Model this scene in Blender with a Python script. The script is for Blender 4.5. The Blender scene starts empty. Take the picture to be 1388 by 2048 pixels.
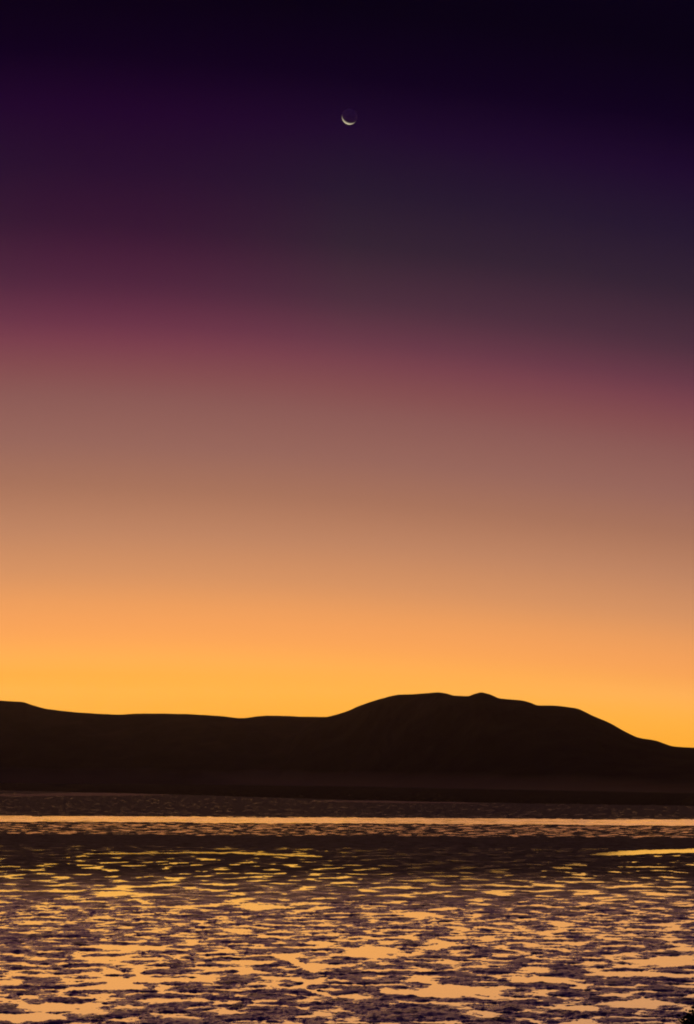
import bpy, bmesh, math, random
import numpy as np
from mathutils import Matrix, Vector

random.seed(7)
rng = np.random.default_rng(11)
scene = bpy.context.scene
col = scene.collection
R = math.radians

# ------------------------------------------------------------------ camera
FPX, W, H = 3416.0, 1388.0, 2048.0       # focal length in photo pixels, photo size
CAM_Z = 14.0                             # eye height above the flats
PITCH, ROLL = R(8.92), R(0.33)
cam = bpy.data.cameras.new('camera')
cam.sensor_fit = 'VERTICAL'
cam.sensor_height = 36.0
cam.lens = FPX / H * 36.0
cam.clip_start, cam.clip_end = 0.5, 120000.0
cam_ob = bpy.data.objects.new('camera', cam)
CAM_M = Matrix.Translation((0, 0, CAM_Z)) @ Matrix.Rotation(R(90) + PITCH, 4, 'X') @ Matrix.Rotation(ROLL, 4, 'Z')
cam_ob.matrix_world = CAM_M
col.objects.link(cam_ob)
scene.camera = cam_ob

# ------------------------------------------------------------------ sky, sun, exposure
GLOW_AZ = R(-8.7)                        # where the afterglow is brightest
SUN_AZ, SUN_EL = R(-17.0), R(-20.0)       # the sun has set behind the ridge, left of centre
sun_dir = Vector((math.sin(SUN_AZ) * math.cos(SUN_EL), math.cos(SUN_AZ) * math.cos(SUN_EL), math.sin(SUN_EL)))
AZ_SPREAD = 0.59

def lin(c):
    return tuple((v / 255 / 12.92) if v / 255 <= 0.04045 else ((v / 255 + 0.055) / 1.055) ** 2.4 for v in c)

def sky_t(y):                            # height in the sky of a row of the photo's middle column
    return PITCH + math.atan((1024 - y) / FPX) + AZ_SPREAD * (1 - math.cos(GLOW_AZ))

SKY = [(1470, (275.9, 185.1, 48.4)), (1400, (275.9, 190.8, 67.2)), (1354, (276.3, 190.1, 86.9)), (1296, (264.1, 174.0, 93.5)), (1239, (248.4, 165.4, 97.4)), (1181, (224.3, 153.2, 102.4)), (1095, (197.9, 137.1, 102.2)), (1008, (173.2, 118.6, 94.4)), (922, (155.4, 105.3, 93.9)), (836, (142.9, 92.6, 88.3)), (778, (134.8, 79.4, 81.5)), (720, (121.6, 66.3, 78.1)), (680, (106.1, 58.1, 73.7)), (605, (78.4, 47.3, 63.3)), (490, (51.5, 35.0, 51.6)), (375, (37.2, 23.7, 47.1)), (260, (29.4, 9.0, 43.3)), (150, (13.0, 0.6, 28.9)), (10, (5.4, 0.4, 18.4))]
world = bpy.data.worlds.new('World')
scene.world = world
world.use_nodes = True
nt = world.node_tree
nt.nodes.clear()
def N(tree, t, **kw):
    n = tree.nodes.new(t)
    for k, v in kw.items():
        setattr(n, k, v)
    return n
def M(tree, op, a, b=None):
    n = N(tree, 'ShaderNodeMath', operation=op)
    for i, v in enumerate((a, b)):
        if v is None: continue
        if isinstance(v, (int, float)): n.inputs[i].default_value = v
        else: tree.links.new(v, n.inputs[i])
    return n.outputs[0]
tc = N(nt, 'ShaderNodeTexCoord')
sx = N(nt, 'ShaderNodeSeparateXYZ')
nt.links.new(tc.outputs['Generated'], sx.inputs[0])
X, Y, Z = sx.outputs
elev = M(nt, 'ARCSINE', Z)
hl = M(nt, 'MAXIMUM', M(nt, 'SQRT', M(nt, 'ADD', M(nt, 'MULTIPLY', X, X), M(nt, 'MULTIPLY', Y, Y))), 1e-4)
ca = M(nt, 'DIVIDE', M(nt, 'ADD', M(nt, 'MULTIPLY', X, math.sin(GLOW_AZ)), M(nt, 'MULTIPLY', Y, math.cos(GLOW_AZ))), hl)
wide = M(nt, 'MINIMUM', 1.0, M(nt, 'ADD', 0.45, M(nt, 'MULTIPLY', M(nt, 'MAXIMUM', elev, 0.0), 2.2)))   # the glow is widest along the horizon
t = M(nt, 'ADD', elev, M(nt, 'MULTIPLY', M(nt, 'MULTIPLY', M(nt, 'SUBTRACT', 1.0, ca), AZ_SPREAD), wide))
T0, T1 = 0.0, 1.6
tm = M(nt, 'DIVIDE', M(nt, 'SUBTRACT', t, T0), T1 - T0)
ramp = N(nt, 'ShaderNodeValToRGB')
nt.links.new(tm, ramp.inputs[0])
els = ramp.color_ramp.elements
stops = [((sky_t(y) - T0) / (T1 - T0), lin(c)) for y, c in SKY] + [(0.42, lin((13, 5, 25))), (1.0, lin((16, 9, 30)))]
els[0].position, els[0].color = stops[0][0], (*stops[0][1], 1)
els[1].position, els[1].color = stops[-1][0], (*stops[-1][1], 1)
for p, c in stops[1:-1]:
    e = els.new(p)
    e.color = (*c, 1)
# above the glow the sky is redder over the sun and bluer away from it
tint = N(nt, 'ShaderNodeValToRGB')
nt.links.new(M(nt, 'DIVIDE', M(nt, 'SUBTRACT', 1.0, ca), 0.06), tint.inputs[0])
ce = tint.color_ramp.elements
ce[0].position, ce[0].color = 0.0, (1.12, 0.46, 0.98, 1)
ce[1].position, ce[1].color = 1.0, (0.94, 0.92, 1.06, 1)
k_ = ce.new(0.19); k_.color = (1.0, 0.97, 1.0, 1)
te = N(nt, 'ShaderNodeMapRange', interpolation_type='SMOOTHSTEP')
te.inputs['From Min'].default_value, te.inputs['From Max'].default_value = R(12.5), R(19)
nt.links.new(elev, te.inputs['Value'])
mul = N(nt, 'ShaderNodeMix', data_type='RGBA', blend_type='MULTIPLY')
nt.links.new(te.outputs[0], mul.inputs[0]); nt.links.new(ramp.outputs[0], mul.inputs[6]); nt.links.new(tint.outputs[0], mul.inputs[7])
bg = N(nt, 'ShaderNodeBackground')
nt.links.new(mul.outputs[2], bg.inputs[0])
# below the horizon there is only dark earth
up = N(nt, 'ShaderNodeMapRange', interpolation_type='SMOOTHSTEP')
up.inputs['From Min'].default_value, up.inputs['From Max'].default_value = -0.02, 0.0
up.inputs['To Min'].default_value, up.inputs['To Max'].default_value = 0.004, 1.0
nt.links.new(elev, up.inputs['Value'])
nt.links.new(up.outputs[0], bg.inputs[1])
nis = N(nt, 'ShaderNodeTexSky', sky_type='NISHITA', sun_disc=False, sun_elevation=SUN_EL, sun_rotation=SUN_AZ)
bg2 = N(nt, 'ShaderNodeBackground')
nt.links.new(nis.outputs[0], bg2.inputs[0])
bg2.inputs[1].default_value = 0.05
add = N(nt, 'ShaderNodeAddShader')
nt.links.new(bg.outputs[0], add.inputs[0])
nt.links.new(bg2.outputs[0], add.inputs[1])
wo = N(nt, 'ShaderNodeOutputWorld')
nt.links.new(add.outputs[0], wo.inputs[0])
world.cycles.sampling_method = 'MANUAL'
world.cycles.sample_map_resolution = 1024

sun = bpy.data.lights.new('sun', 'SUN')
sun.energy, sun.angle, sun.color = 5.0, R(0.5), (1.0, 0.92, 0.62)
sun_ob = bpy.data.objects.new('sun', sun)
sun_ob.rotation_euler = sun_dir.to_track_quat('Z', 'Y').to_euler()
sun_ob.location = (0, 0, 60)
col.objects.link(sun_ob)

vs = scene.view_settings
vs.view_transform, vs.look, vs.exposure, vs.gamma = 'Standard', 'None', 0.0, 1.0
vs.use_curve_mapping = False
scene.render.film_transparent = False
scene.cycles.filter_width = 1.9

# ------------------------------------------------------------------ helpers
_perm = rng.permutation(256).astype(np.int64)
_perm = np.concatenate([_perm, _perm])
_ang = rng.random(256) * 2 * np.pi
_gx, _gy = np.cos(_ang), np.sin(_ang)
def perlin(x, y):
    x0 = np.floor(x).astype(np.int64); y0 = np.floor(y).astype(np.int64)
    fx, fy = x - x0, y - y0
    u = fx * fx * fx * (fx * (fx * 6 - 15) + 10); v = fy * fy * fy * (fy * (fy * 6 - 15) + 10)
    def g(ix, iy, dx, dy):
        h = _perm[_perm[ix & 255] + (iy & 255)]
        return _gx[h] * dx + _gy[h] * dy
    a = g(x0, y0, fx, fy); b = g(x0 + 1, y0, fx - 1, fy)
    c = g(x0, y0 + 1, fx, fy - 1); d = g(x0 + 1, y0 + 1, fx - 1, fy - 1)
    return 1.5 * ((a + u * (b - a)) * (1 - v) + (c + u * (d - c)) * v)
def fbm(x, y, lam, octaves, gain=0.5, seed=0.0):
    s = 0; a = 1.0; f = 1.0 / lam
    for k in range(octaves):
        s = s + a * perlin(x * f + seed * 17.3 + k * 31.7, y * f - seed * 9.1 + k * 12.9)
        a *= gain; f *= 2.03
    return s
def smooth(e0, e1, x):
    t = np.clip((x - e0) / (e1 - e0), 0, 1)
    return t * t * (3 - 2 * t)

def grid_mesh(name, P, mat, smooth_shade=True):
    """P: rows x cols x 3 array of points -> one quad sheet"""
    r, c = P.shape[:2]
    me = bpy.data.meshes.new(name)
    me.vertices.add(r * c)
    me.vertices.foreach_set('co', np.ascontiguousarray(P, dtype=np.float32).ravel())
    i = np.arange((r - 1) * c).reshape(r - 1, c)[:, :-1].ravel()
    q = np.stack([i, i + 1, i + c + 1, i + c], 1).astype(np.int32)
    me.loops.add(q.size); me.polygons.add(len(q))
    me.loops.foreach_set('vertex_index', q.ravel())
    me.polygons.foreach_set('loop_start', np.arange(0, q.size, 4, dtype=np.int32))
    me.polygons.foreach_set('use_smooth', np.full(len(q), smooth_shade))
    me.update(calc_edges=True)
    me.materials.append(mat)
    ob = bpy.data.objects.new(name, me)
    col.objects.link(ob)
    return ob
def structure(ob):
    ob['kind'] = 'structure'
    return ob
def tag(ob, label, cat, group=None):
    ob['label'], ob['category'] = label, cat
    if group: ob['group'] = group
    return ob

def ray(px, py):
    d = Vector(((px - W / 2) / FPX, (H / 2 - py) / FPX, -1.0))
    return (CAM_M.to_3x3() @ d).normalized()

# macro level of the flats: level far out, tilted up near the headland so pools mirror brighter low sky
Y_LEVEL, Y_NEAR, SLOPE = 184.0, 94.0, 0.017
def base_z(y):
    k = np.clip(Y_LEVEL - y, 0, None)
    return 0.5 * SLOPE / (Y_LEVEL - Y_NEAR) * k * k
def on_flat(px, py):
    d = ray(px, py)
    s = -CAM_Z / d.z
    for _ in range(12):
        s = (float(base_z(d.y * s)) - CAM_Z) / d.z
    return d.x * s, d.y * s

# ------------------------------------------------------------------ materials
def new_mat(name):
    m = bpy.data.materials.new(name)
    m.use_nodes = True
    m.node_tree.nodes.clear()
    out = N(m.node_tree, 'ShaderNodeOutputMaterial')
    return m, m.node_tree, out
def noise(tree, vec, scale, detail=4, rough=0.55, dist=0.0):
    n = N(tree, 'ShaderNodeTexNoise')
    n.inputs['Scale'].default_value = scale
    n.inputs['Detail'].default_value = detail
    n.inputs['Roughness'].default_value = rough
    n.inputs['Distortion'].default_value = dist
    tree.links.new(vec, n.inputs['Vector'])
    return n.outputs[0]
def mapped(tree, scale=(1, 1, 1)):
    g = N(tree, 'ShaderNodeNewGeometry')
    mp = N(tree, 'ShaderNodeMapping')
    mp.inputs['Scale'].default_value = scale
    tree.links.new(g.outputs['Position'], mp.inputs[0])
    return mp.outputs[0]
def ramp2(tree, fac, stops):
    r = N(tree, 'ShaderNodeValToRGB')
    tree.links.new(fac, r.inputs[0])
    e = r.color_ramp.elements
    e[0].position, e[0].color = stops[0][0], (*stops[0][1], 1)
    e[1].position, e[1].color = stops[-1][0], (*stops[-1][1], 1)
    for p, c in stops[1:-1]:
        k = e.new(p); k.color = (*c, 1)
    return r.outputs[0]
def bump(tree, h, strength, dist):
    b = N(tree, 'ShaderNodeBump')
    b.inputs['Strength'].default_value = strength
    b.inputs['Distance'].default_value = dist
    tree.links.new(h, b.inputs['Height'])
    return b.outputs[0]
def ground_mat(name, stops, scale, rough, spec, bscale, bdist, bstr=1.0, rough_var=0.0, stretch=(1, 1, 1)):
    m, tr, out = new_mat(name)
    v = mapped(tr, stretch)
    p = N(tr, 'ShaderNodeBsdfPrincipled')
    n1 = noise(tr, v, scale, 6, 0.6)
    tr.links.new(ramp2(tr, n1, stops), p.inputs['Base Color'])
    p.inputs['Specular IOR Level'].default_value = spec
    if rough_var:
        n2 = noise(tr, v, scale * 0.37, 3)
        rr = M(tr, 'ADD', M(tr, 'MULTIPLY', M(tr, 'SUBTRACT', n2, 0.5), rough_var), rough)
        tr.links.new(rr, p.inputs['Roughness'])
    else:
        p.inputs['Roughness'].default_value = rough
    if bdist:
        tr.links.new(bump(tr, noise(tr, v, bscale, 6, 0.65), bstr, bdist), p.inputs['Normal'])
    tr.links.new(p.outputs[0], out.inputs[0])
    return m
def water_mat(name, tint, rough, wave_scale, wave_dist, stretch=(1, 1, 1), strength=1.0, detail=3):
    m, tr, out = new_mat(name)
    g = N(tr, 'ShaderNodeBsdfGlossy')
    g.inputs['Color'].default_value = (*tint, 1)
    g.inputs['Roughness'].default_value = rough
    if wave_dist:
        v = mapped(tr, stretch)
        tr.links.new(bump(tr, noise(tr, v, wave_scale, detail, 0.6), strength, wave_dist), g.inputs['Normal'])
    tr.links.new(g.outputs[0], out.inputs[0])
    return m

def mud_mat(name):
    m, tr, out = new_mat(name)
    v = mapped(tr)
    sp = N(tr, 'ShaderNodeSeparateXYZ')
    tr.links.new(v, sp.inputs[0])
    df = N(tr, 'ShaderNodeBsdfDiffuse'); gl = N(tr, 'ShaderNodeBsdfGlossy')
    tr.links.new(ramp2(tr, noise(tr, v, 0.9, 6, 0.6), [(0.3, (0.04, 0.028, 0.034)), (0.5, (0.10, 0.07, 0.075)), (0.72, (0.17, 0.12, 0.125))]), df.inputs['Color'])
    gl.inputs['Color'].default_value = (0.86, 0.93, 1.0, 1)  # sheen tinted bluish in place of lilac light from the upper sky
    patch = noise(tr, v, 0.28, 5, 0.62)
    at = N(tr, 'ShaderNodeAttribute', attribute_name='relief')
    rim = N(tr, 'ShaderNodeMapRange'); rim.inputs['From Min'].default_value = 0.0; rim.inputs['From Max'].default_value = 0.065
    rim.inputs['To Min'].default_value = 1.0; rim.inputs['To Max'].default_value = 0.0
    tr.links.new(at.outputs['Fac'], rim.inputs['Value'])       # the soaked margin of each pool
    tr.links.new(M(tr, 'SUBTRACT', M(tr, 'ADD', 0.18, M(tr, 'MULTIPLY', patch, 0.28)), M(tr, 'MULTIPLY', rim.outputs[0], 0.18)), gl.inputs['Roughness'])
    # share of sheen: cut with distance, standing in for self-shadowing of far clods
    sheen_by_y = N(tr, 'ShaderNodeMapRange'); sheen_by_y.inputs['From Min'].default_value = 150; sheen_by_y.inputs['From Max'].default_value = 270
    sheen_by_y.inputs['To Min'].default_value = 1.15; sheen_by_y.inputs['To Max'].default_value = 0.12
    tr.links.new(sp.outputs[1], sheen_by_y.inputs['Value'])
    pw = N(tr, 'ShaderNodeMapRange'); pw.inputs['From Min'].default_value = 0.34; pw.inputs['From Max'].default_value = 0.66
    pw.inputs['To Min'].default_value = 0.25; pw.inputs['To Max'].default_value = 1.45
    tr.links.new(patch, pw.inputs['Value'])
    sk = N(tr, 'ShaderNodeMapRange'); sk.inputs['From Min'].default_value = 0.36; sk.inputs['From Max'].default_value = 0.64
    sk.inputs['To Min'].default_value = 0.6; sk.inputs['To Max'].default_value = 1.55
    tr.links.new(noise(tr, v, 1.7, 6, 0.7), sk.inputs['Value'])
    fac = M(tr, 'MULTIPLY', M(tr, 'MULTIPLY', sheen_by_y.outputs[0], sk.outputs[0]), M(tr, 'ADD', pw.outputs[0], M(tr, 'MULTIPLY', rim.outputs[0], 0.8)))
    b = bump(tr, noise(tr, v, 2.6, 5, 0.65), 1.0, 0.09)
    tr.links.new(b, df.inputs['Normal']); tr.links.new(b, gl.inputs['Normal'])
    mx = N(tr, 'ShaderNodeMixShader')
    tr.links.new(fac, mx.inputs[0]); tr.links.new(df.outputs[0], mx.inputs[1]); tr.links.new(gl.outputs[0], mx.inputs[2])
    tr.links.new(mx.outputs[0], out.inputs[0])
    return m
MUD = mud_mat('wet_mud')
POOL = water_mat('still_pool_water', (0.91, 1.0, 1.0), 0.05, 0.8, 0.002)
CHAN = water_mat('rippled_channel_water', (0.99, 0.99, 1.0), 0.07, 0.5, 0.0)
FARW = water_mat('dull_far_water', (0.24, 0.22, 0.26), 0.32, 1.2, 0.10, (0.5, 0.5, 1), 1.0, 4)
SHAL = water_mat('wind_rippled_shallows', (0.62, 0.54, 0.60), 0.12, 1.2, 0.02, (0.5, 0.5, 1), 1.0, 4)
MARSH = ground_mat('salt_marsh', [(0.3, (0.018, 0.014, 0.012)), (0.7, (0.045, 0.035, 0.028))], 0.02, 0.95, 0.1, 0.05, 0.0)
HILLM = ground_mat('dry_scrub_hill', [(0.3, (0.05, 0.036, 0.022)), (0.5, (0.08, 0.058, 0.036)), (0.7, (0.13, 0.095, 0.058))],
                   0.006, 0.95, 0.05, 0.03, 6.0, 0.8)
SEABED = ground_mat('plain', [(0.3, (0.05, 0.04, 0.035)), (0.7, (0.09, 0.07, 0.06))], 0.01, 0.9, 0.2, 0.05, 0.0)
HEADM = ground_mat('coastal_turf', [(0.3, (0.04, 0.038, 0.02)), (0.7, (0.10, 0.085, 0.045))], 1.5, 0.9, 0.2, 5.0, 0.08)

# ------------------------------------------------------------------ ground: one big sheet under everything
P = np.zeros((41, 41, 3))
g = np.linspace(-1, 1, 41)
gx, gy = np.meshgrid(g, g)
P[..., 0] = np.sign(gx) * np.abs(gx) ** 2 * 9000
P[..., 1] = np.sign(gy) * np.abs(gy) ** 2 * 9000
P[..., 2] = -1.2
structure(grid_mesh('ground', P, SEABED))

# ------------------------------------------------------------------ tidal flat: wet mud relief standing in a film of water
ROWS, COLS = 620, 1250
q = np.linspace(1 / 86.0, 1 / 2600.0, ROWS)
dist = 1 / q
u = np.linspace(-0.29, 0.29, COLS)
YY = np.repeat(dist[:, None], COLS, 1)
XX = dist[:, None] * u[None, :]
wx = XX + 0.9 * fbm(XX, YY, 4.0, 2, seed=3); wy = YY + 0.9 * fbm(XX, YY, 4.0, 2, seed=5)
n1 = fbm(wx, wy, 2.6, 5, 0.60, seed=1); n1 = n1 / n1.std()
n2 = fbm(wx * 1.35, wy, 5.4, 4, 0.42, seed=2); n2 = n2 / n2.std()
kf = smooth(165, 240, YY)                # further out the pools are larger and rounder
n = (n1 * (1 - kf) + n2 * kf) / np.sqrt((1 - kf) ** 2 + kf ** 2) * 0.45
big = fbm(XX, YY, 38.0, 2, 0.5, seed=8)
n = n + 0.24 * big
n = (n - n.mean()) / n.std()
# how far the relief stands out of the water, by distance (in standard deviations)
kd = np.array([86, 105, 130, 160, 190, 225, 262, 300, 345, 366, 378, 420, 432, 445, 545, 558, 660, 672, 760, 1000, 2600])
kv = np.array([0.32, 0.33, 0.36, 0.40, 0.48, 0.80, 1.16, 1.34, 1.48, 1.6, 3.5, 3.5, 2.6, 0.55, 0.55, 1.2, 0.9, 1.3, 1.7, 1.9, 2.1])
rise = np.interp(YY, kd, kv)
fine = fbm(XX, YY, 0.8, 3, 0.65, seed=12)
clod = fbm(XX, YY, 0.42, 2, 0.6, seed=15)
REL = 0.05
h = REL * (n + rise)
h = np.where(h > 0, h ** 1.0, h * 1.2) + (0.028 * fine + 0.028 * np.abs(clod)) * smooth(-0.015, 0.05, h)
# pools that stand out in the photograph: centre, half-width and half-depth in metres, depth
def pool(px, py, wpx, hpx, depth=0.16, skew=0.0):
    cx, cy = on_flat(px, py)
    ex, _ = on_flat(px + wpx, py)
    _, ey = on_flat(px, py - hpx)
    a, b = abs(ex - cx), abs(ey - cy)
    dx = (XX - cx); dy = (YY - cy) - skew * dx
    r2 = (dx / a) ** 2 + (dy / b) ** 2
    return depth * np.exp(-r2 ** 1.5) + 0 * r2
for args in [(1345, 1924, 100, 9), (890, 1985, 110, 9), (60, 2036, 80, 8), (215, 1918, 70, 6), (1265, 2008, 80, 8),
             (230, 1788, 32, 6), (1060, 1958, 60, 6), (260, 1960, 80, 5), (1290, 1948, 110, 4), (110, 2014, 60, 7),
             (740, 1905, 50, 7), (520, 1812, 50, 7), (260, 1896, 80, 5), (840, 1830, 40, 5), (930, 1980, 70, 9)]:
    h = h - pool(*args)
for (xa, ya, xb, yb, wpx) in [(195, 1707, 470, 1705, 1.2), (470, 1705, 620, 1713, 1.2), (1224, 1709, 1300, 1704, 1.7), (1300, 1704, 1460, 1699, 2.4),
                              (-500, 1594, 0, 1591, 1.0), (0, 1591, 160, 1589.5, 1.0), (160, 1589.5, 300, 1586, 1.2), (300, 1586, 520, 1584, 0.7), (730, 1603, 870, 1605, 1.2),
                              (575, 1915, 600, 1930, 6), (600, 1930, 650, 1945, 6), (650, 1955, 600, 1975, 7), (600, 1975, 680, 1998, 7)]:
    ax, ay = on_flat(xa, ya); bx, by = on_flat(xb, yb)
    _, ey = on_flat((xa + xb) / 2, (ya + yb) / 2 - wpx)
    wd = max(abs(ey - 0.5 * (ay + by)), 0.6) * (1.0 if ya < 1800 else 0.16)
    L2 = (bx - ax) ** 2 + (by - ay) ** 2
    s = np.clip(((XX - ax) * (bx - ax) + (YY - ay) * (by - ay)) / L2, 0, 1)
    r = np.hypot(XX - ax - s * (bx - ax), YY - ay - s * (by - ay)) + 0.5 * fbm(XX, YY, 3.0, 2, seed=21)
    h = h - 0.3 * np.exp(-np.clip(r / wd, 0, None) ** 4)
# the straight channel is cut through the flat
edge = 0.8 * fbm(XX, YY * 0, 60.0, 3, seed=30)
h = np.where((YY > 567 + edge * 4) & (YY < 648 + edge * 5), -0.6, h)
P = np.stack([XX, YY, base_z(YY) + h], -1)
flat = structure(grid_mesh('tidal_flat', P, MUD))
att = flat.data.attributes.new('relief', 'FLOAT', 'POINT')
att.data.foreach_set('value', h.astype(np.float32).ravel())

# standing water of the pools, the wind-rippled shallows, the channel
def sheet(name, y0, y1, mat, rows, z=0.0, half=0.29, ez=None):
    yy = 1 / np.linspace(1 / y0, 1 / y1, rows)
    uu = np.linspace(-half, half, 60)
    A = np.repeat(yy[:, None], 60, 1)
    return structure(grid_mesh(name, np.stack([A * uu[None, :], A, base_z(A) + z], -1), mat))
sheet('water', 86.0, 424.0, POOL, 160)
def waves(name, y0, y1, mat, lam, slope, seed, cols=240):
    yy = np.arange(y0, y1, lam / 7.0); yy[-1] = y1
    A = np.repeat(yy[:, None], cols, 1)
    B = A * np.linspace(-0.29, 0.29, cols)[None, :]
    amp = slope * lam / (2 * np.pi)
    z = amp * (np.sin(2 * np.pi * A / lam + 2.5 * fbm(B, A, lam * 6, 3, seed=seed)) * 0.6 + fbm(B * 0.30, A, lam * 0.9, 2, 0.5, seed=seed + 1) * 1.1)
    z[0] = 0; z[-1] = 0
    return structure(grid_mesh(name, np.stack([B, A, z], -1), mat))
waves('shallows', 424.0, 557.0, SHAL, 1.6, 0.06, 90)
waves('channel', 557.0, 662.0, CHAN, 2.4, 0.07, 95)
sheet('far_shallows', 662.0, 2590.0, FARW, 20)

# ------------------------------------------------------------------ far shore
def shore_y(x, y_hint=None):
    px = np.array([-1400, -690, 0, 350, 694, 1000, 1388, 2000, 2800]); b = np.array([20, 21, 24, 30, 39, 43, 47, 52, 56])
    return px, b
pxs, bl = shore_y(0)
az = np.linspace(-0.42, 0.42, 700)
pix = 694 + FPX * az
front = CAM_Z * FPX / np.interp(pix, pxs, bl)
front = front * (1 + 0.02 * fbm(pix, pix * 0, 160.0, 4, 0.55, seed=40))
tt = np.linspace(0, 1, 70)[:, None] ** 2
D = front[None, :] + (9000 - front[None, :]) * tt
Xm = D * az[None, :]; Ym = D * np.ones_like(az)[None, :]
zm = 0.15 + 1.1 * smooth(0, 0.02, tt) + 0.55 * fbm(Xm, Ym, 18.0, 4, 0.65, seed=41) * smooth(0, 0.01, tt)
zm[0] = -0.5
structure(grid_mesh('salt_marsh', np.stack([Xm, Ym, zm], -1), MARSH))

# ------------------------------------------------------------------ hills
LEFT = [(-1200, 1425), (-900, 1380), (-600, 1340), (-350, 1362), (-150, 1390), (0, 1401), (45, 1404), (62, 1409), (95, 1418), (150, 1424), (200, 1427.5), (235, 1429), (280, 1427), (330, 1427), (400, 1429.5),
        (440, 1432), (487, 1436), (512, 1433), (545, 1431), (600, 1433), (650, 1434), (700, 1436), (800, 1446), (950, 1462), (1150, 1480), (1400, 1496), (1700, 1488), (2100, 1470), (2600, 1450)]
RIGHT = [(520, 1600), (560, 1520), (610, 1452), (640, 1437), (665, 1431), (690, 1424), (720, 1411), (760, 1398), (800, 1389.5), (830, 1388), (855, 1386), (876, 1384.5), (890, 1386), (910, 1391), (935, 1392), (950, 1387.5),
         (962, 1385), (978, 1388), (1000, 1397), (1045, 1401), (1060, 1405), (1078, 1411), (1098, 1411), (1150, 1416), (1185, 1431), (1220, 1446), (1250, 1463), (1280, 1476), (1310, 1481),
         (1350, 1493), (1388, 1495), (1450, 1499), (1520, 1515), (1600, 1550), (1660, 1600)]
def spline(pts, xs):
    p = np.array(pts, float)
    x, y = p[:, 0], p[:, 1]
    dx = np.diff(x); s = np.diff(y) / dx
    m = np.empty_like(y); m[1:-1] = np.where(s[:-1] * s[1:] > 0, 2 * s[:-1] * s[1:] / (s[:-1] + s[1:] + 1e-12), 0); m[0], m[-1] = s[0], s[-1]
    i = np.clip(np.searchsorted(x, xs) - 1, 0, len(x) - 2)
    t = np.clip((xs - x[i]) / dx[i], 0, 1)
    return ((2 * t**3 - 3 * t**2 + 1) * y[i] + (t**3 - 2 * t**2 + t) * dx[i] * m[i] + (-2 * t**3 + 3 * t**2) * y[i + 1] + (t**3 - t**2) * dx[i] * m[i + 1])
def hill(name, pts, x0, x1, ncol, crest_d, foot_d, back_d, seed, rough):
    xs = np.linspace(x0, x1, ncol)
    ys = spline(pts, xs) + 0.5 * fbm(xs, xs * 0 + seed, 45.0, 4, 0.55, seed=seed)
    dirs = np.array([tuple(ray(a, b)) for a, b in zip(xs, ys)])
    hz = np.hypot(dirs[:, 0], dirs[:, 1])
    cd = crest_d(xs); fd = foot_d(xs)
    crest = CAM_Z + cd * dirs[:, 2] / hz                  # crest height where it really stands
    rows_f = np.linspace(0, 1, 110); rows_b = np.linspace(0, 1, 40)[1:]
    sx_, sy_ = dirs[:, 0] / hz, dirs[:, 1] / hz
    pts3 = []
    for tt_ in rows_f:
        dd = fd + (cd - fd) * tt_
        x_, y_ = sx_ * dd, sy_ * dd
        prof = 0.30 * tt_ + 0.70 * (tt_ * tt_ * (3 - 2 * tt_))
        prof = prof ** 1.15
        z_ = -1.0 + (crest + 1.0) * prof
        amp = rough * math.sin(math.pi * min(tt_ * 1.02, 1.0)) ** 0.8 * (0.25 + 0.75 * prof)
        gull = -np.abs(fbm(x_ * 1.6, y_ * 0.6, 300.0, 4, 0.5, seed=seed + 2)) * 1.0 + 0.35
        z_ = z_ + amp * gull * np.clip(crest, 0, None) * (1 - tt_ ** 6)
        pts3.append(np.stack([x_, y_, z_], -1))
    for tt_ in rows_b:
        dd = cd + back_d * tt_
        x_, y_ = sx_ * dd, sy_ * dd
        z_ = crest - (crest + 1.2) * tt_ ** 1.6
        pts3.append(np.stack([x_, y_, z_], -1))
    return structure(grid_mesh(name, np.array(pts3), HILLM))
hill('ridge', LEFT, -1200, 2600, 760, lambda x: 5800 - 0.2 * x, lambda x: np.interp(x, [-1200, 0, 700, 1400, 2600], [5200, 4700, 3900, 3500, 3300]), 2000, 50, 0.16)
hill('mountain', RIGHT, 520, 1660, 620, lambda x: np.interp(x, [520, 700, 950, 1660], [5200, 4900, 4100, 3500]), lambda x: np.interp(x, [520, 700, 1000, 1400, 1660], [4000, 3750, 2950, 2450, 2300]), 900, 60, 0.16)

# ------------------------------------------------------------------ headland under the camera (below the frame)
hy = np.array([-80, -20, 0, 10, 22, 40, 60, 80, 92, 99]); hzv = np.array([14, 12.9, 12.4, 11.7, 9.8, 6.6, 3.6, 1.75, 0.95, 0.3])
yy = np.linspace(-80, 98, 180)
xx = np.linspace(-70, 70, 140)
A, B = np.meshgrid(xx, yy)
Zh = np.interp(B, hy, hzv)
k = np.ones(9) / 9
Zh = np.apply_along_axis(lambda c: np.convolve(np.pad(c, 4, mode='edge'), k, 'valid'), 0, Zh)
Zh = Zh + 0.10 * fbm(A, B, 4.0, 4, seed=70) * smooth(90, 60, B) - 3.0 * smooth(86, 94, B)
structure(grid_mesh('headland', np.stack([A, B, Zh], -1), HEADM))
def head_z(x, y):
    return float(np.interp(y, hy, hzv))

# ------------------------------------------------------------------ moon
md = ray(699.2, 233.4)
MD = 40000.0
bm = bmesh.new()
bmesh.ops.create_uvsphere(bm, u_segments=96, v_segments=64, radius=MD * 15.4 / FPX * math.cos(math.atan(790 / FPX)))
for f in bm.faces: f.smooth = True
me = bpy.data.meshes.new('moon'); bm.to_mesh(me); bm.free()
m, tr, out = new_mat('moon_rock')
df = N(tr, 'ShaderNodeBsdfDiffuse')
v = mapped(tr)
tr.links.new(ramp2(tr, noise(tr, v, 0.012, 5), [(0.35, (0.80, 0.78, 0.70)), (0.6, (1.0, 0.98, 0.90))]), df.inputs['Color'])
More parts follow.
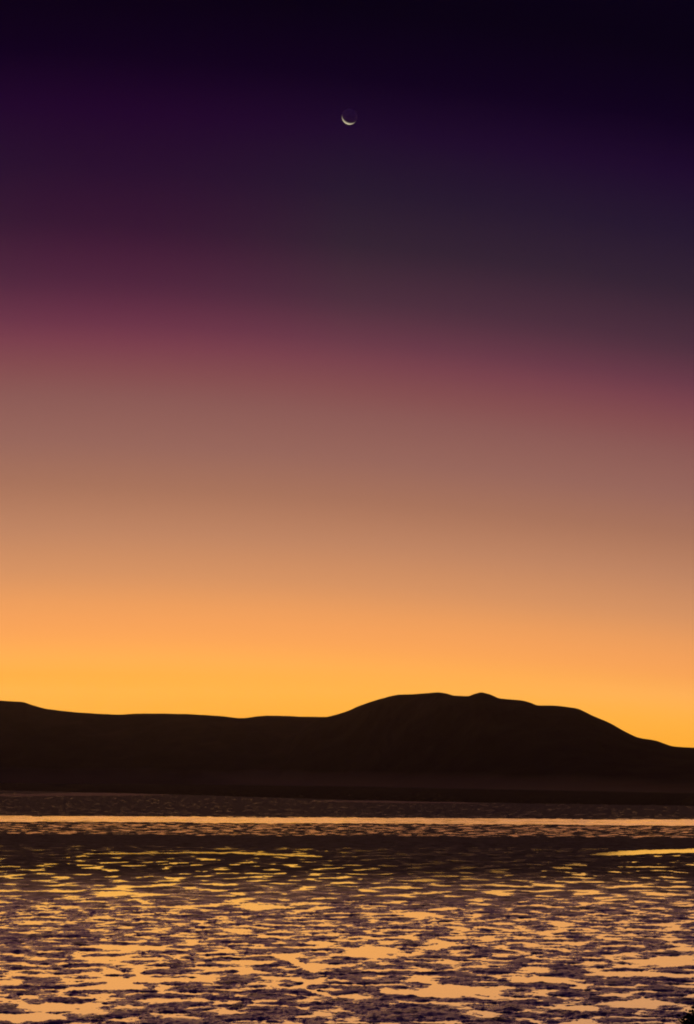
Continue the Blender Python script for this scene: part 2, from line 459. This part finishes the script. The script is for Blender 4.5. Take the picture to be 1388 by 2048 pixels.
# the evening air glows in front of the moon, so the sky shows over its dark side
tp_ = N(tr, 'ShaderNodeBsdfTransparent')
ad = N(tr, 'ShaderNodeAddShader')
tr.links.new(df.outputs[0], ad.inputs[0]); tr.links.new(tp_.outputs[0], ad.inputs[1])
gm = N(tr, 'ShaderNodeNewGeometry')
mx = N(tr, 'ShaderNodeMixShader')
tr.links.new(gm.outputs['Backfacing'], mx.inputs[0]); tr.links.new(ad.outputs[0], mx.inputs[1]); tr.links.new(tp_.outputs[0], mx.inputs[2])
tr.links.new(mx.outputs[0], out.inputs[0])
me.materials.append(m)
moon = bpy.data.objects.new('moon', me)
moon.location = Vector((0, 0, CAM_Z)) + md * MD
col.objects.link(moon)
tag(moon, 'thin pale yellow crescent moon high in the dark purple sky', 'moon')

# ------------------------------------------------------------------ shrub on the headland, its edge in the lower right corner
d = ray(1424, 2078)
s = 22.0 / d.y
c = Vector((d.x * s, 22.0, CAM_Z + d.z * s))
gz = head_z(c.x, c.y) - 0.08
LEAF = ground_mat('shrub_leaf', [(0.3, (0.03, 0.045, 0.02)), (0.7, (0.06, 0.08, 0.035))], 20, 0.6, 0.3, 1, 0.0)
BARK = ground_mat('shrub_bark', [(0.3, (0.04, 0.03, 0.02)), (0.7, (0.09, 0.07, 0.05))], 30, 0.9, 0.2, 60, 0.01)
shrub = bpy.data.objects.new('coastal_shrub', None)
shrub.location = (c.x, c.y, gz)
col.objects.link(shrub)
tag(shrub, 'black silhouette of a leafy shrub poking into the lower right corner', 'shrub')
crown_c = Vector((0, 0, c.z - gz))
def crown_r(v):
    a = math.atan2(v.z, v.x)
    return 0.43 + 0.035 * math.sin(5 * a + 1) + 0.03 * math.sin(11 * a)
tips = []
for i in range(46):
    v = Vector((random.gauss(0, 1), random.gauss(0, 1), random.gauss(0.15, 1))).normalized()
    tips.append(crown_c + v * crown_r(v) * random.uniform(0.8, 1.0))
bm = bmesh.new()
def tube(bm, a, b, r0, r1, n=6):
    ax = (b - a).normalized()
    s_ = ax.orthogonal().normalized(); t_ = ax.cross(s_)
    ra = [bm.verts.new(a + r0 * (math.cos(2 * math.pi * k / n) * s_ + math.sin(2 * math.pi * k / n) * t_)) for k in range(n)]
    rb = [bm.verts.new(b + r1 * (math.cos(2 * math.pi * k / n) * s_ + math.sin(2 * math.pi * k / n) * t_)) for k in range(n)]
    for k in range(n):
        bm.faces.new((ra[k], ra[(k + 1) % n], rb[(k + 1) % n], rb[k]))
fork = crown_c * 0.55
fork.x = 0.02
tube(bm, Vector((0, 0, -0.15)), fork, 0.045, 0.032, 8)
knots = [fork + Vector((math.cos(a) * 0.16, math.sin(a) * 0.16, 0.28 + 0.08 * math.sin(3 * a))) for a in (0.2, 1.4, 2.7, 3.9, 5.2)]
for kn in knots: tube(bm, fork, kn, 0.028, 0.016)
for tp in tips:
    kn = min(knots, key=lambda w: (w - tp).length)
    tube(bm, kn, tp, 0.009, 0.003, 4)
me = bpy.data.meshes.new('trunk'); bm.to_mesh(me); bm.free(); me.materials.append(BARK)
o = bpy.data.objects.new('trunk', me); o.parent = shrub; col.objects.link(o)
bm = bmesh.new()
for i in range(7000):
    tp = random.choice(tips)
    p0 = crown_c + (tp - crown_c) * random.uniform(0.25, 1.0) ** 0.6 + Vector((random.gauss(0, .05), random.gauss(0, .05), random.gauss(0, .05)))
    ax = (p0 - crown_c + Vector((random.gauss(0, .2), random.gauss(0, .2), random.gauss(0, .2)))).normalized()
    sd = ax.cross(Vector((random.gauss(0, 1), random.gauss(0, 1), random.gauss(0, 1)))).normalized()
    L, w_ = random.uniform(0.03, 0.055), random.uniform(0.010, 0.018)
    vv = [bm.verts.new(p0), bm.verts.new(p0 + ax * L * 0.5 + sd * w_), bm.verts.new(p0 + ax * L), bm.verts.new(p0 + ax * L * 0.5 - sd * w_)]
    bm.faces.new(vv)
me = bpy.data.meshes.new('crown'); bm.to_mesh(me); bm.free(); me.materials.append(LEAF)
o = bpy.data.objects.new('crown', me); o.parent = shrub; col.objects.link(o)

# ------------------------------------------------------------------ haze: thin evening air over the whole place
bm = bmesh.new()
bmesh.ops.create_cube(bm, size=1.0)
me = bpy.data.meshes.new('haze'); bm.to_mesh(me); bm.free()
hz = bpy.data.objects.new('haze', me)
hz.scale = (18400, 18400, 482.5)
hz.location = (0, 0, -2.5 + 482.5 / 2)
hz['kind'] = 'stuff'
m, tr, out = new_mat('evening_air')
pv = N(tr, 'ShaderNodeVolumePrincipled')
pv.inputs['Color'].default_value = (0.97, 0.95, 0.94, 1)
pv.inputs['Density'].default_value = 2.4e-5
pv.inputs['Anisotropy'].default_value = 0.8
tr.links.new(pv.outputs[0], out.inputs['Volume'])
me.materials.append(m)
col.objects.link(hz)

# ------------------------------------------------------------------ low bank of blown dust along the foot of the hills
az = np.linspace(-0.36, 0.36, 90)
pix = 694 + FPX * az
fd = CAM_Z * FPX / np.interp(pix, [-600, 0, 350, 694, 1000, 1388, 2000], [8, 9, 11, 15, 20, 26, 32])
fd = np.clip(fd, 1500, 4200)
hd = np.interp(pix, [-600, 0, 600, 1000, 1388, 2000], [46, 46, 38, 26, 20, 20]) * (1 + 0.25 * fbm(pix, pix * 0, 200.0, 3, seed=80))
me = bpy.data.meshes.new('dust')
vs_, fs_ = [], []
deep = np.interp(pix, [0, 694, 1388], [1.0, 0.8, 0.3])
for a, f, hgt, k in zip(az, fd, hd, deep):
    for (dd, zz) in ((0, 1.6), (700 * k, 1.6), (640 * k, hgt * 0.55), (600 * k, hgt), (230 * k, hgt * 0.42)):
        vs_.append(((f + dd) * a, f + dd, zz))
m_ = len(az)
for i in range(m_ - 1):
    for k in range(5):
        a, b = i * 5 + k, i * 5 + (k + 1) % 5
        fs_.append((a, a + 5, b + 5, b))
fs_.append((0, 1, 2, 3, 4)); fs_.append(tuple((m_ - 1) * 5 + k for k in (4, 3, 2, 1, 0)))
me.from_pydata(vs_, [], fs_); me.update()
bm = bmesh.new(); bm.from_mesh(me); bmesh.ops.recalc_face_normals(bm, faces=bm.faces); bm.to_mesh(me); bm.free()
m, tr, out = new_mat('blown_dust')
pv = N(tr, 'ShaderNodeVolumePrincipled')
pv.inputs['Color'].default_value = (0.95, 0.88, 0.80, 1)
pv.inputs['Density'].default_value = 1.2e-3
pv.inputs['Anisotropy'].default_value = 0.6
tr.links.new(pv.outputs[0], out.inputs['Volume'])
me.materials.append(m)
o = bpy.data.objects.new('dust', me)
o['kind'] = 'stuff'
col.objects.link(o)
